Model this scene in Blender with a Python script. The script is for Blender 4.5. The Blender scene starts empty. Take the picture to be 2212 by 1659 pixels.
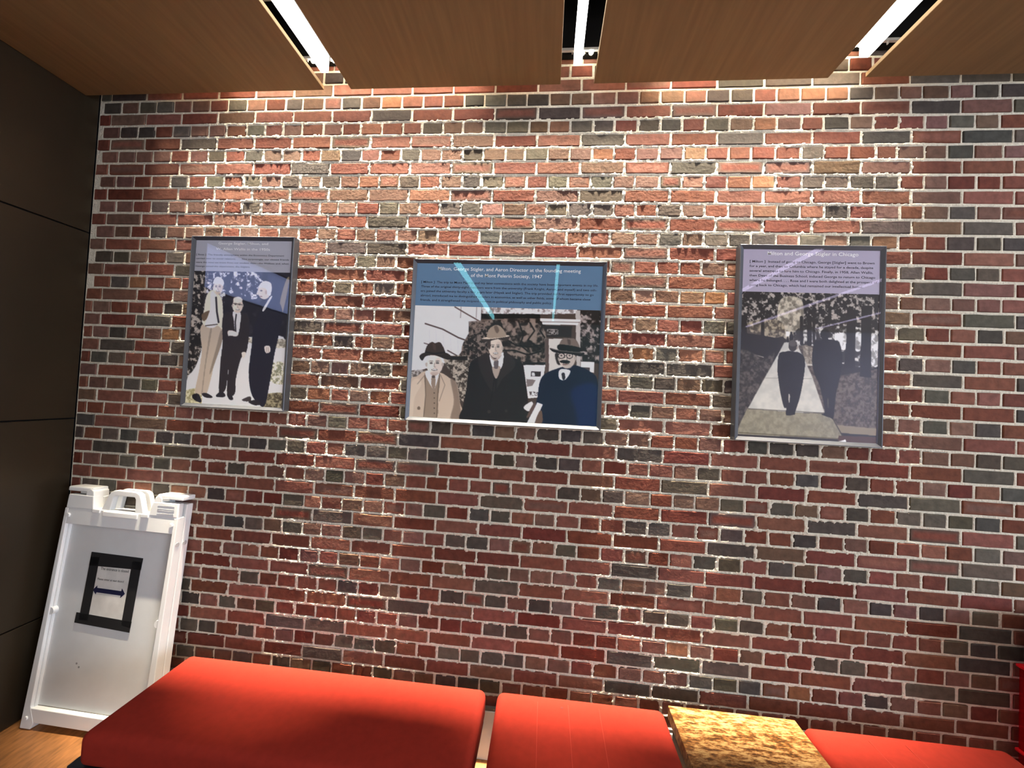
import bpy, bmesh, math, random
import numpy as np
from mathutils import Matrix, Vector

random.seed(7)
RNG = np.random.default_rng(11)
scene = bpy.context.scene
C = scene.collection

# ------------------------------------------------------------------ camera
D = 1.8465            # camera distance from the brick wall (wall face is Y = 0)
CAM_Z = 1.71
FPX = 831.0
RCV = np.array([[0.995047, -0.047794, 0.087167], [0.045226, 0.99849, 0.031195], [-0.088526, -0.027098, 0.995705]])
cam_data = bpy.data.cameras.new('camera')
cam_data.sensor_width = 36.0
cam_data.lens = FPX / 2212.0 * 36.0
cam_data.clip_start = 0.02
cam = bpy.data.objects.new('camera', cam_data)
C.objects.link(cam)
def cv2b(v): return Vector((v[0], v[2], -v[1]))
rt, dn, fw = cv2b(RCV[0]), cv2b(RCV[1]), cv2b(RCV[2])
M = Matrix((rt, -dn, -fw)).transposed().to_4x4()
M.translation = Vector((0, -D, CAM_Z))
cam.matrix_world = M
scene.camera = cam

# ------------------------------------------------------------------ world, exposure
world = bpy.data.worlds.new('world'); scene.world = world
world.use_nodes = True
wn = world.node_tree.nodes
wn['Background'].inputs['Color'].default_value = (0.55, 0.66, 1.0, 1)
wn['Background'].inputs['Strength'].default_value = 1.2
vs = scene.view_settings
vs.view_transform = 'Standard'; vs.look = 'None'; vs.gamma = 1.0
vs.exposure = 0.55
try: vs.use_curve_mapping = False
except Exception: pass

LED_STRENGTH = 6.5        # linear ceiling lights
WASH_POWER = 3.6         # warm wall-wash strips above the panels (W per metre)
WASH_BEAM = 14.0          # narrow downward part of the same lamps (W per metre)
WASH_COL = (1.0, 0.86, 0.64)
WINDOW_POWER = 14.0
FILL_WINDOW_POWER = 220.0  # frontal fill from the added right-wall window

# ------------------------------------------------------------------ helpers
def lin(c):
    c = np.asarray(c, float) / 255.0
    return np.where(c <= 0.04045, c / 12.92, ((c + 0.055) / 1.055) ** 2.4)
def L4(r, g, b): 
    v = lin((r, g, b)); return (float(v[0]), float(v[1]), float(v[2]), 1.0)

def mat(name, color=(200, 200, 200), rough=0.6, metal=0.0, spec=0.5, noise=None, bump=None, attr=None, emit=None, coat=0.0, stretch=None):
    m = bpy.data.materials.new(name); m.use_nodes = True
    nt = m.node_tree; N = nt.nodes; Lk = nt.links
    b = N['Principled BSDF']
    b.inputs['Base Color'].default_value = L4(*color)
    b.inputs['Roughness'].default_value = rough
    b.inputs['Metallic'].default_value = metal
    b.inputs['Specular IOR Level'].default_value = spec
    b.inputs['Coat Weight'].default_value = coat
    if emit:
        b.inputs['Emission Color'].default_value = (*emit[0], 1); b.inputs['Emission Strength'].default_value = emit[1]
    tc = N.new('ShaderNodeTexCoord'); src = tc.outputs['Object']
    if stretch:
        mp = N.new('ShaderNodeMapping'); mp.inputs['Scale'].default_value = stretch
        Lk.new(src, mp.inputs['Vector']); src = mp.outputs['Vector']
    base = None
    if attr:
        a = N.new('ShaderNodeAttribute'); a.attribute_name = attr; base = a.outputs['Color']
    if noise:     # (scale, detail, darker factor, lighter factor)
        nz = N.new('ShaderNodeTexNoise'); nz.inputs['Scale'].default_value = noise[0]; nz.inputs['Detail'].default_value = noise[1]
        Lk.new(src, nz.inputs['Vector'])
        rp = N.new('ShaderNodeMapRange'); rp.inputs['From Min'].default_value = 0.3; rp.inputs['From Max'].default_value = 0.7
        rp.inputs['To Min'].default_value = noise[2]; rp.inputs['To Max'].default_value = noise[3]
        Lk.new(nz.outputs['Fac'], rp.inputs['Value'])
        mx = N.new('ShaderNodeVectorMath'); mx.operation = 'SCALE'
        if base: Lk.new(base, mx.inputs[0])
        else: mx.inputs[0].default_value = L4(*color)[:3]
        Lk.new(rp.outputs['Result'], mx.inputs['Scale']); base = mx.outputs['Vector']
    if base: Lk.new(base, b.inputs['Base Color'])
    if bump:      # (scale, detail, strength, distance)
        nb = N.new('ShaderNodeTexNoise'); nb.inputs['Scale'].default_value = bump[0]; nb.inputs['Detail'].default_value = bump[1]
        Lk.new(src, nb.inputs['Vector'])
        bp = N.new('ShaderNodeBump'); bp.inputs['Strength'].default_value = bump[2]; bp.inputs['Distance'].default_value = bump[3]
        Lk.new(nb.outputs['Fac'], bp.inputs['Height']); Lk.new(bp.outputs['Normal'], b.inputs['Normal'])
    return m

def tag(o, label=None, cat=None, group=None, kind=None):
    if label: o['label'] = label
    if cat: o['category'] = cat
    if group: o['group'] = group
    if kind: o['kind'] = kind
    return o
def empty(name, loc=(0, 0, 0), rot=(0, 0, 0)):
    o = bpy.data.objects.new(name, None); C.objects.link(o)
    o.location = loc; o.rotation_euler = rot; o.empty_display_size = 0.1
    return o
def link(name, me, m=None, parent=None, smooth=False):
    o = bpy.data.objects.new(name, me); C.objects.link(o)
    if m: me.materials.append(m)
    if parent: o.parent = parent
    if smooth: me.shade_smooth()
    return o
def from_bm(name, bm, m=None, parent=None, smooth=False):
    bmesh.ops.recalc_face_normals(bm, faces=bm.faces)
    me = bpy.data.meshes.new(name); bm.to_mesh(me); bm.free()
    return link(name, me, m, parent, smooth)
def add_box(bm, x0, x1, y0, y1, z0, z1, bev=0.0, seg=2):
    t = bmesh.new()
    bmesh.ops.create_cube(t, size=1.0)
    for v in t.verts:
        v.co = Vector(((x0 + x1) / 2 + v.co.x * (x1 - x0), (y0 + y1) / 2 + v.co.y * (y1 - y0), (z0 + z1) / 2 + v.co.z * (z1 - z0)))
    if bev: bmesh.ops.bevel(t, geom=t.edges[:], offset=bev, segments=seg, affect='EDGES', profile=0.5)
    tmp = bpy.data.meshes.new('t'); t.to_mesh(tmp); t.free(); bm.from_mesh(tmp); bpy.data.meshes.remove(tmp)
def add_prism(bm, poly, y0, y1, bev=0.0, seg=2):   # poly in (x, z), extruded along y
    t = bmesh.new()
    a = [t.verts.new((x, y0, z)) for x, z in poly]; b = [t.verts.new((x, y1, z)) for x, z in poly]
    t.faces.new(a); t.faces.new(b[::-1])
    for i in range(len(a)): t.faces.new((a[i], b[i], b[(i + 1) % len(a)], a[(i + 1) % len(a)]))
    bmesh.ops.recalc_face_normals(t, faces=t.faces)
    if bev: bmesh.ops.bevel(t, geom=t.edges[:], offset=bev, segments=seg, affect='EDGES', profile=0.5, clamp_overlap=True)
    tmp = bpy.data.meshes.new('t'); t.to_mesh(tmp); t.free(); bm.from_mesh(tmp); bpy.data.meshes.remove(tmp)
def add_cyl(bm, p0, p1, r0, r1=None, seg=14):
    p0, p1 = Vector(p0), Vector(p1); r1 = r0 if r1 is None else r1
    ax = (p1 - p0).normalized(); u = ax.orthogonal().normalized(); w = ax.cross(u)
    A = [bm.verts.new(p0 + (u * math.cos(t) + w * math.sin(t)) * r0) for t in [2 * math.pi * i / seg for i in range(seg)]]
    B = [bm.verts.new(p1 + (u * math.cos(t) + w * math.sin(t)) * r1) for t in [2 * math.pi * i / seg for i in range(seg)]]
    bm.faces.new(A[::-1]); bm.faces.new(B)
    for i in range(seg): bm.faces.new((A[i], A[(i + 1) % seg], B[(i + 1) % seg], B[i]))
def box(name, x0, x1, y0, y1, z0, z1, m, parent=None, bev=0.0, seg=2, smooth=False):
    bm = bmesh.new(); add_box(bm, x0, x1, y0, y1, z0, z1, bev, seg)
    return from_bm(name, bm, m, parent, smooth)
def rounded_box(name, sx, sy, sz, r, crown, m, parent, loc, n=(40, 24, 10)):
    """cushion: box with rounded edges and a slightly crowned top; loc is the bottom centre"""
    bm = bmesh.new(); vd = {}
    hx, hy, hz = sx / 2, sy / 2, sz / 2
    def V(x, y, z):
        k = (round(x, 5), round(y, 5), round(z, 5))
        if k not in vd:
            cx = max(-hx + r, min(hx - r, x)); cy = max(-hy + r, min(hy - r, y)); cz = max(-hz + r, min(hz - r, z))
            d = Vector((x - cx, y - cy, z - cz))
            q = Vector((cx, cy, cz)) + (d.normalized() * r if d.length > 1e-9 else d)
            if q.z > 0:
                q.z += crown * max(0, 1 - (q.x / hx) ** 4) * max(0, 1 - (q.y / hy) ** 4) * (q.z / hz)
            vd[k] = bm.verts.new(q)
        return vd[k]
    def pts(h, cnt):    # denser inside the rounded rim
        rim = [h * 0 + r * (1 - math.cos(math.pi / 2 * i / 5)) for i in range(5)]
        a = [-h + t for t in rim] + list(np.linspace(-h + r, h - r, cnt)) + [h - t for t in rim[::-1]]
        return [float(v) for v in a]
    px, py, pz = pts(hx, n[0]), pts(hy, n[1]), pts(hz, n[2] // 2)
    def sheet(f, A, B):
        for i in range(len(A) - 1):
            for j in range(len(B) - 1):
                try: bm.faces.new((f(A[i], B[j]), f(A[i + 1], B[j]), f(A[i + 1], B[j + 1]), f(A[i], B[j + 1])))
                except ValueError: pass
    for s in (-1, 1):
        sheet(lambda a, b: V(a, b, s * hz), px, py); sheet(lambda a, b: V(a, s * hy, b), px, pz); sheet(lambda a, b: V(s * hx, a, b), py, pz)
    o = from_bm(name, bm, m, parent, True); o.location = Vector(loc) + Vector((0, 0, hz))
    return o

# ------------------------------------------------------------------ materials
m_brick = mat('brick_clay', rough=0.85, spec=0.25, attr='Col', noise=(34, 7, 0.74, 1.22), bump=(70, 6, 0.38, 0.004))
m_mortar = mat('mortar', (224, 217, 200), rough=0.95, spec=0.1, noise=(60, 6, 0.84, 1.04), bump=(110, 7, 0.9, 0.006))
m_bronze = mat('bronze_panel_metal', (60, 50, 37), rough=0.4, metal=0.5, noise=(2.2, 4, 0.9, 1.1), bump=(420, 2, 0.04, 0.001))
m_black = mat('matte_black', (18, 17, 17), rough=0.7)
m_plenum = mat('plenum_black_paint', (14, 14, 15), rough=0.9, spec=0.1)
m_white = mat('white_trim_paint', (238, 236, 230), rough=0.45)
m_wall = mat('pale_wall_paint', (214, 212, 207), rough=0.8, noise=(3, 3, 0.96, 1.03))
m_veneer = mat('ceiling_wood_veneer', (126, 100, 66), rough=0.55, spec=0.3, noise=(9, 5, 0.88, 1.08), stretch=(6, 0.35, 1))
m_led = mat('led_diffuser', (255, 255, 255), rough=0.5, emit=((1.0, 0.97, 0.92), LED_STRENGTH))
m_lamp = mat('warm_lamp_glow', (255, 240, 210), rough=0.4, emit=((1.0, 0.86, 0.6), 30.0))
m_alu = mat('white_aluminium', (215, 215, 215), rough=0.35, metal=0.6)
m_gray = mat('grey_painted_steel', (120, 116, 110), rough=0.6, noise=(14, 5, 0.7, 1.15))
m_floor = mat('brown_floor', (158, 106, 62), rough=0.42, spec=0.4, noise=(26, 7, 0.66, 1.3), bump=(60, 4, 0.1, 0.002), stretch=(2.2, 0.55, 1))
m_glasswin = mat('window_glass', (220, 230, 240), rough=0.05)

# ------------------------------------------------------------------ room shell
XL, XR, YB, ZC = -2.49, 6.4, -6.0, 3.82      # left wall face, right wall, back wall, plenum ceiling
XA = -3.5                                     # alcove beyond the end of the bronze wall
PANEL_Z = 3.177

o = box('floor', XA - 0.1, XR, YB, 0.1, -0.1, 0.0, m_floor)
tag(o, 'brown streaked floor under the sign and the red benches', 'floor', kind='structure')

ceil = box('ceiling', XA - 0.1, XR, YB, 0.1, ZC, ZC + 0.1, m_plenum)
tag(ceil, 'black ceiling void seen through the slots between wooden panels', 'ceiling', kind='structure')
SLOTS = [(-1.166, -1.026), (0.003, 0.158), (1.182, 1.336), (2.40, 2.55), (3.62, 3.77), (4.84, 4.99)]
edges = [XL + 0.004] + [v for s in SLOTS for v in s] + [XR - 0.005]
for i in range(0, len(edges), 2):
    box('panel', edges[i], edges[i + 1], YB + 0.02, -0.068, PANEL_Z, PANEL_Z + 0.02, m_veneer, ceil, bev=0.0015, seg=1)
box('panel', XA + 0.01, XL - 0.12, YB + 0.02, -0.80, PANEL_Z, PANEL_Z + 0.02, m_veneer, ceil, bev=0.0015, seg=1)
# steel beam, pipe and round boxes in the void
box('beam', XL + 0.02, XR - 0.02, -0.36, -0.20, 3.50, 3.62, m_gray, ceil, bev=0.004)
box('conduit_rail', XL + 0.02, XR - 0.02, -0.50, -0.485, 3.50, 3.515, m_alu, ceil)
for x, y in [(0.028, -0.30 - 0.16), (0.028, -0.575)]:
    bm = bmesh.new(); add_cyl(bm, (x, y, 3.40), (x, y, 3.43), 0.018, seg=18); add_cyl(bm, (x, y, 3.43), (x, y, 3.83), 0.006, seg=8)
    from_bm('round_box', bm, m_alu, ceil)

box('soffit_board', XL + 0.002, XR - 0.002, -0.032, -0.006, 3.352, ZC - 0.002, m_plenum, ceil)
# bronze-clad left wall: dark core with four separate panels
core = box('wall_left', XL - 0.12, XL - 0.014, -0.78, 0.10, 0.0, ZC, m_plenum)
tag(core, 'dark bronze metal panelled wall left of the brick wall', 'wall', kind='structure')
seams = [0.0, 0.47, 1.472, 2.471, 3.47]
for a, b in zip(seams, seams[1:]):
    box('panel', XL - 0.014, XL, -0.78, -0.004, a + 0.003, b - 0.003, m_bronze, core, bev=0.002, seg=1)
box('panel', XL - 0.12, XL - 0.014, -0.80, -0.781, 0.002, 3.47, m_bronze, core, bev=0.002, seg=1)

# rest of the room behind the camera
RY0, RY1, RZ0, RZ1 = -5.7, -2.3, 0.7, 2.95      # unseen window added in the right end wall for frontal fill light
bm = bmesh.new()
add_box(bm, XR, XR + 0.1, YB, 0.1, 0.0, RZ0); add_box(bm, XR, XR + 0.1, YB, 0.1, RZ1, ZC); add_box(bm, XR, XR + 0.1, YB, RY0, RZ0, RZ1); add_box(bm, XR, XR + 0.1, RY1, 0.1, RZ0, RZ1)
o = from_bm('wall_right', bm, m_wall); tag(o, 'pale painted wall at the right end of the room', 'wall', kind='structure')
win = box('added_fill_window', XR + 0.03, XR + 0.07, RY0, RY1, RZ0, RZ0 + 0.05, m_black); tag(win, 'added unseen black framed fill light window in the pale right wall', 'window', kind='structure')
for y in np.linspace(RY0, RY1 - 0.05, 4): box('frame_rail', XR + 0.03, XR + 0.07, float(y), float(y) + 0.05, RZ0 + 0.05, RZ1, m_black, win)
al = bpy.data.lights.new('daylight', 'AREA'); al.shape = 'RECTANGLE'; al.size = RY1 - RY0 - 0.1; al.size_y = RZ1 - RZ0 - 0.1
al.color = (0.76, 0.88, 1.0); al.energy = FILL_WINDOW_POWER  # area light of the added window, brightens the sign and prints
ao = bpy.data.objects.new('window_or_fill_light', al); C.objects.link(ao)
ao.location = (XR + 0.02, (RY0 + RY1) / 2, (RZ0 + RZ1) / 2); ao.rotation_euler = (math.radians(90), 0, math.radians(90))
o = box('wall_rear', XA - 0.1, XR, YB - 0.1, YB, 0.0, ZC, m_wall); tag(o, 'pale painted wall behind the camera', 'wall', kind='structure')
# window wall at the far left, past the end of the bronze wall
WY0, WY1, WZ0, WZ1 = -4.6, -1.73, 2.62, 3.14
bm = bmesh.new()
add_box(bm, XA - 0.1, XA, YB, 0.1, 0.0, WZ0); add_box(bm, XA - 0.1, XA, YB, 0.1, WZ1, ZC)
add_box(bm, XA - 0.1, XA, YB, WY0, WZ0, WZ1); add_box(bm, XA - 0.1, XA, WY1, 0.1, WZ0, WZ1)
o = from_bm('wall_window_side', bm, m_wall); tag(o, 'pale wall around the daylight window past the bronze wall', 'wall', kind='structure')
win = box('window_1', XA - 0.07, XA - 0.03, WY0, WY1, WZ0, WZ0 + 0.05, m_black); tag(win, 'black framed daylight window past the bronze wall', 'window', kind='structure')
box('frame_rail', XA - 0.07, XA - 0.03, WY0, WY1, WZ1 - 0.05, WZ1, m_black, win)
for y in np.linspace(WY0, WY1 - 0.05, 4):
    box('frame_rail', XA - 0.07, XA - 0.03, float(y), float(y) + 0.05, WZ0 + 0.05, WZ1 - 0.05, m_black, win)
al = bpy.data.lights.new('daylight', 'AREA'); al.shape = 'RECTANGLE'; al.size = 2.8; al.size_y = 0.46
al.color = (0.62, 0.74, 1.0); al.energy = WINDOW_POWER
ao = bpy.data.objects.new('window_or_fill_light', al); C.objects.link(ao)
ao.location = (XA - 0.02, (WY0 + WY1) / 2, (WZ0 + WZ1) / 2); ao.rotation_euler = (math.radians(90), 0, math.radians(-90))

# ------------------------------------------------------------------ brick wall
CO = 0.0677; PITCH = CO * 3.11023; X0 = -2.40550; ZTOP = CAM_Z + 1.51213
COR = np.array([[0.00571, 0.00315], [0.00582, 0.00997], [0.00403, -0.00095], [0.01004, 0.00104], [-0.00633, 0.00308], [-0.0182, -0.01357], [-0.01509, -0.00038], [0.01473, 0.00105], [-0.00222, -0.0067], [-0.00144, -0.00274]])
def jpos(k, c):
    """joint position on the wall; the courses sag and creep a little as laid"""
    u = (min(max(k, -.5), 22) - 10.5) / 11; v = (min(max(c, 0), 44) - 22) / 22
    b = np.array([1, u, v, u * u, u * v, v * v, u * u * u, u * u * v, u * v * v, v ** 3]) @ COR
    return k * PITCH + X0 + b[0], ZTOP - (c * CO + b[1])
# bricks that are not plain red, as (course + 1) * 100 + (place in the course + 1)
CHARCOAL = [100, 101, 116, 117, 118, 120, 121, 122, 201, 203, 204, 208, 211, 214, 220, 221, 222, 223, 231, 232, 237, 242, 243, 308, 312, 320, 322, 402, 403, 405, 409,
    418, 421, 422, 425, 426, 428, 429, 431, 436, 441, 503, 513, 516, 519, 521, 522, 607, 609, 614, 617, 620, 623, 635, 641, 706, 715, 805, 807, 809, 811, 813,
    817, 820, 821, 824, 826, 835, 836, 837, 838, 913, 1004, 1009, 1016, 1019, 1020, 1024, 1025, 1026, 1029, 1034, 1036, 1041, 1108, 1119, 1121, 1204, 1221,
    1222, 1223, 1229, 1231, 1232, 1233, 1235, 1237, 1241, 1242, 1243, 1307, 1308, 1401, 1402, 1405, 1415, 1439, 1441, 1442, 1503, 1520, 1602, 1614, 1616, 1721,
    1722, 1805, 1831, 1832, 1839, 1842, 1902, 1906, 2002, 2014, 2029, 2039, 2041, 2101, 2103, 2109, 2114, 2115, 2120, 2122, 2201, 2202, 2205, 2216, 2228, 2229,
    2231, 2232, 2240, 2309, 2316, 2322, 2403, 2404, 2412, 2428, 2440, 2442, 2503, 2509, 2513, 2614, 2619, 2621, 2624, 2625, 2626, 2633, 2634, 2635, 2642, 2643,
    2700, 2709, 2714, 2721, 2800, 2802, 2803, 2805, 2806, 2809, 2810, 2811, 2812, 2815, 2816, 2817, 2818, 2819, 2820, 2822, 2824, 2825, 2831, 2835, 2837, 2843,
    2901, 2903, 2915, 2919, 2920, 3003, 3005, 3009, 3014, 3025, 3027, 3032, 3034, 3037, 3039, 3040, 3041, 3042, 3111, 3118, 3122, 3201, 3202, 3205, 3208, 3212,
    3219, 3221, 3222, 3228, 3229, 3232, 3235, 3242, 3301, 3302, 3307, 3316, 3321, 3409, 3410, 3412, 3415, 3416, 3420, 3421, 3425, 3431, 3432, 3434, 3437, 3441,
    3442, 3514, 3622, 3627, 3630, 3633, 3636, 3638, 3640, 3642, 3711, 3721, 3810, 3815, 3820, 3822, 3824, 3825, 3827, 3829, 3830, 3832, 3833, 3841, 3842, 3843,
    3903, 3909, 3921, 4007, 4009, 4011, 4022, 4023, 4036, 4037, 4106, 4107, 4114, 4115, 4116, 4120, 4121, 4207, 4208, 4210, 4215, 4216, 4217, 4220, 4221, 4222,
    4223, 4231, 4232, 4233, 4238, 4307, 4314, 4315, 4407, 4410, 4412, 4414, 4417, 4420, 4421, 4422]
BROWN = [105, 106, 202, 205, 206, 212, 213, 215, 224, 225, 226, 227, 238, 239, 240, 241, 301, 304, 317, 321, 401, 406, 407, 411, 413, 419, 420, 423, 432, 434, 437,
    440, 442, 501, 510, 601, 602, 603, 604, 606, 610, 611, 613, 618, 619, 621, 622, 624, 625, 628, 629, 639, 640, 642, 643, 713, 718, 719, 801, 802, 810, 812,
    814, 816, 819, 822, 827, 828, 830, 840, 905, 907, 908, 912, 920, 1001, 1002, 1005, 1006, 1007, 1010, 1012, 1013, 1014, 1017, 1021, 1022, 1023, 1030, 1032,
    1038, 1040, 1042, 1043, 1101, 1112, 1120, 1122, 1201, 1202, 1205, 1206, 1207, 1209, 1211, 1213, 1215, 1216, 1217, 1218, 1224, 1227, 1228, 1230, 1234, 1236,
    1300, 1322, 1403, 1406, 1413, 1416, 1431, 1500, 1501, 1521, 1627, 1628, 1629, 1638, 1639, 1640, 1641, 1642, 1701, 1703, 1719, 1801, 1806, 1814, 1817, 1828,
    1838, 1843, 1900, 1922, 2001, 2004, 2016, 2031, 2040, 2206, 2212, 2213, 2214, 2215, 2227, 2230, 2238, 2300, 2307, 2401, 2402, 2415, 2429, 2431, 2432, 2438,
    2439, 2441, 2500, 2520, 2613, 2618, 2622, 2623, 2627, 2628, 2631, 2636, 2640, 2641, 2702, 2808, 2823, 2830, 2840, 3001, 3002, 3011, 3013, 3015, 3017, 3026,
    3028, 3030, 3031, 3035, 3215, 3216, 3218, 3224, 3237, 3243, 3303, 3317, 3408, 3411, 3413, 3414, 3418, 3422, 3423, 3428, 3435, 3436, 3443, 3613, 3615, 3618,
    3620, 3623, 3624, 3625, 3628, 3629, 3635, 3639, 3641, 3807, 3817, 3823, 4008, 4010, 4018, 4024, 4025, 4029, 4031, 4033, 4041, 4042, 4212, 4214, 4224, 4225,
    4228, 4230, 4239, 4241, 4311, 4408, 4409, 4413, 4418, 4419]
FLASHED = [311, 313, 315, 507, 710, 716, 717, 829, 906, 910, 1111, 1114, 1116, 1311, 1314, 1427, 1514, 1907, 2507, 2706, 2708, 2908, 2909, 3022, 3116, 3120, 3306,
    3320, 3707, 3821, 3908]
ORANGE = [209, 216, 217, 228, 229, 234, 235, 236, 415, 424, 433, 626, 630, 833, 1033, 1238, 1603, 1630, 1631, 2005, 2028, 2413, 3204, 3206, 3207, 4030, 4235]
SPECIAL = {}
for letter, codes in (('D', CHARCOAL), ('M', BROWN), ('F', FLASHED), ('O', ORANGE)):
    for code in codes: SPECIAL[code] = letter
PAL = {'.': [(113, 68, 55), (107, 61, 48), (121, 78, 65), (101, 54, 43), (115, 74, 63), (109, 64, 53)],
       'M': [(106, 81, 69), (114, 82, 72), (100, 76, 62), (108, 79, 71)],
       'D': [(77, 70, 64), (71, 66, 62), (83, 75, 65), (76, 69, 64), (87, 80, 72)],
       'F': [(88, 76, 68), (94, 78, 70)],
       'O': [(134, 92, 66), (128, 86, 66), (124, 90, 72)]}
def brick_class(c, i):
    j = i + 1
    if 0 <= c < 44 and 0 <= j < (23 if c % 2 == 0 else 45): return SPECIAL.get((c + 1) * 100 + j, '.')
    return random.choices('.MDFO', (60, 16, 18, 3, 3))[0]

wall = tag(empty('wall_back'), 'red and charcoal brick wall with rough cream mortar joints', 'wall', kind='structure')

# mortar bed: a rough, uneven surface between and around the bricks
def vnoise(xx, zz, cell, seed):
    r = np.random.default_rng(seed).random((600, 1200))
    a, b = xx / cell + 300, zz / cell + 60
    i, j = np.floor(a).astype(int), np.floor(b).astype(int); fa, fb = a - i, b - j
    fa, fb = fa * fa * (3 - 2 * fa), fb * fb * (3 - 2 * fb)
    i %= 1199; j %= 599
    return (r[j, i] * (1 - fa) + r[j, i + 1] * fa) * (1 - fb) + (r[j + 1, i] * (1 - fa) + r[j + 1, i + 1] * fa) * fb
def grid_mesh(name, xs, zs, Y):
    nx, nz = len(xs), len(zs)
    X, Z = np.meshgrid(xs, zs)
    co = np.stack([X, Y(X, Z), Z], -1).reshape(-1, 3).astype(np.float32)
    idx = np.arange(nx * nz).reshape(nz, nx)
    q = np.stack([idx[:-1, :-1], idx[:-1, 1:], idx[1:, 1:], idx[1:, :-1]], -1).reshape(-1, 4)
    me = bpy.data.meshes.new(name)
    me.vertices.add(len(co)); me.vertices.foreach_set('co', co.ravel())
    me.loops.add(q.size); me.loops.foreach_set('vertex_index', q.ravel().astype(np.int32))
    me.polygons.add(len(q)); me.polygons.foreach_set('loop_start', np.arange(0, q.size, 4, dtype=np.int32))
    me.update(calc_edges=True)
    return me
box('mortar_bed', 2.35, XR, 0.003, 0.1, 0.0, ZC, m_mortar, wall)
box('mortar_bed', XL, 2.35, 0.003, 0.1, 3.44, ZC, m_mortar, wall)
box('wall_core', XL, 2.35, 0.02, 0.1, 0.0, 3.44, m_mortar, wall)

def brick_geo(x0, x1, z0, z1, header, cls):
    """verts, faces, colours of one brick with a slightly irregular face (12-70 triangles)"""
    nx = 2 if header else 4
    per = [(x0 + (x1 - x0) * i / nx, z0) for i in range(nx)] + [(x1, z0), (x1, (z0 + z1) / 2)]
    per += [(x1 - (x1 - x0) * i / nx, z1) for i in range(nx)] + [(x0, z1), (x0, (z0 + z1) / 2)]
    cx, cz = (x0 + x1) / 2, (z0 + z1) / 2
    j = 0.0016
    per = [(x + random.uniform(-j, j), z + random.uniform(-j, j)) for x, z in per]
    n = len(per)
    f = random.uniform(-0.0015, 0.0012) - 0.0015
    tx, tz = random.uniform(-.005, .005), random.uniform(-.006, .006)
    def yy(x, z): return f + tx * (x - cx) + tz * (z - cz)
    def inset(p, d):
        x, z = p
        return (x + (d if x < cx - 1e-4 else -d) * (1 if abs(x - cx) > d else 0) * (1 if abs(abs(x - cx) - (x1 - x0) / 2) < 0.006 else 0),
                z + (d if z < cz else -d) * (1 if abs(abs(z - cz) - (z1 - z0) / 2) < 0.006 else 0))
    V = [(x, 0.03, z) for x, z in per] + [(x, yy(x, z) + 0.0028, z) for x, z in per]
    r2 = [inset(p, 0.0032) for p in per]
    V += [(x, yy(x, z) + random.uniform(-.0004, .0004), z) for x, z in r2]
    F = []
    for a in (0, n):
        F += [(a + i, a + (i + 1) % n, a + n + (i + 1) % n, a + n + i) for i in range(n)]
    base = np.array(random.choice(PAL[cls]), float) + np.array([random.uniform(-9, 9)] * 3) + np.array([random.uniform(-3, 3) for _ in range(3)])
    cols = [base] * (3 * n)
    if cls == 'F' or (cls in '.M' and random.random() < 0.10):
        d = 0.015 if header else 0.016
        r3 = [inset(p, d) for p in r2]
        r3 = [(x + random.uniform(-.002, .002), z + random.uniform(-.002, .002)) for x, z in r3]
        V += [(x, yy(x, z), z) for x, z in r3]
        a = 2 * n
        F += [(a + i, a + (i + 1) % n, a + n + (i + 1) % n, a + n + i) for i in range(n)]
        mid = np.array(random.choice([(112, 66, 55), (114, 74, 64), (118, 66, 54)] if cls == 'F' else [(128, 84, 72), (104, 64, 52), (110, 80, 70)]), float)
        cols = cols + [mid] * n
        F.append(tuple(range(3 * n, 4 * n)))
    else:
        F.append(tuple(range(2 * n, 3 * n)))
    F = [t[::-1] for t in F]
    return V, F, [tuple(lin(np.clip(c, 5, 250))) for c in cols]
def mesh_from(name, V, F, cols):
    me = bpy.data.meshes.new(name); me.from_pydata(V, [], F); me.update()
    ca = me.color_attributes.new('Col', 'FLOAT_COLOR', 'POINT')
    a = np.ones((len(V), 4), np.float32); a[:, :3] = np.array(cols, np.float32)
    ca.data.foreach_set('color', a.ravel())
    return me
def px(x, y, z):
    d = RCV @ np.array([x, CAM_Z - z, D + y]); return 1106 + FPX * d[0] / d[2], 829.5 + FPX * d[1] / d[2]
bricks = []
for c in range(-8, 48):
    sh = random.uniform(-0.003, 0.003)
    if c % 2 == 0:
        spans = [(i, i + 1, i) for i in range(-1, 44)]
    else:
        js = [j * .5 - .25 for j in range(-1, 88)]
        js = [v + random.gauss(0, 0.018) for v in js]
        spans = [(js[t], js[t + 1], t - 1) for t in range(len(js) - 1)]
    for a, b, i in spans:
        xa, za = jpos(a, c); xb, zb = jpos(b, c)
        xa += sh + 0.0056 + random.uniform(-.001, .001); xb += sh - 0.0056 + random.uniform(-.001, .001); zc = (za + zb) / 2
        xa = max(xa, XL + 0.006); xb = min(xb, XR - 0.006)
        if xb - xa < 0.03: continue
        hgt = 0.0278 + random.uniform(-.0009, .0007)
        bricks.append((xa, xb, zc - hgt, zc + hgt, c % 2 != 0, brick_class(c, i)))
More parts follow.
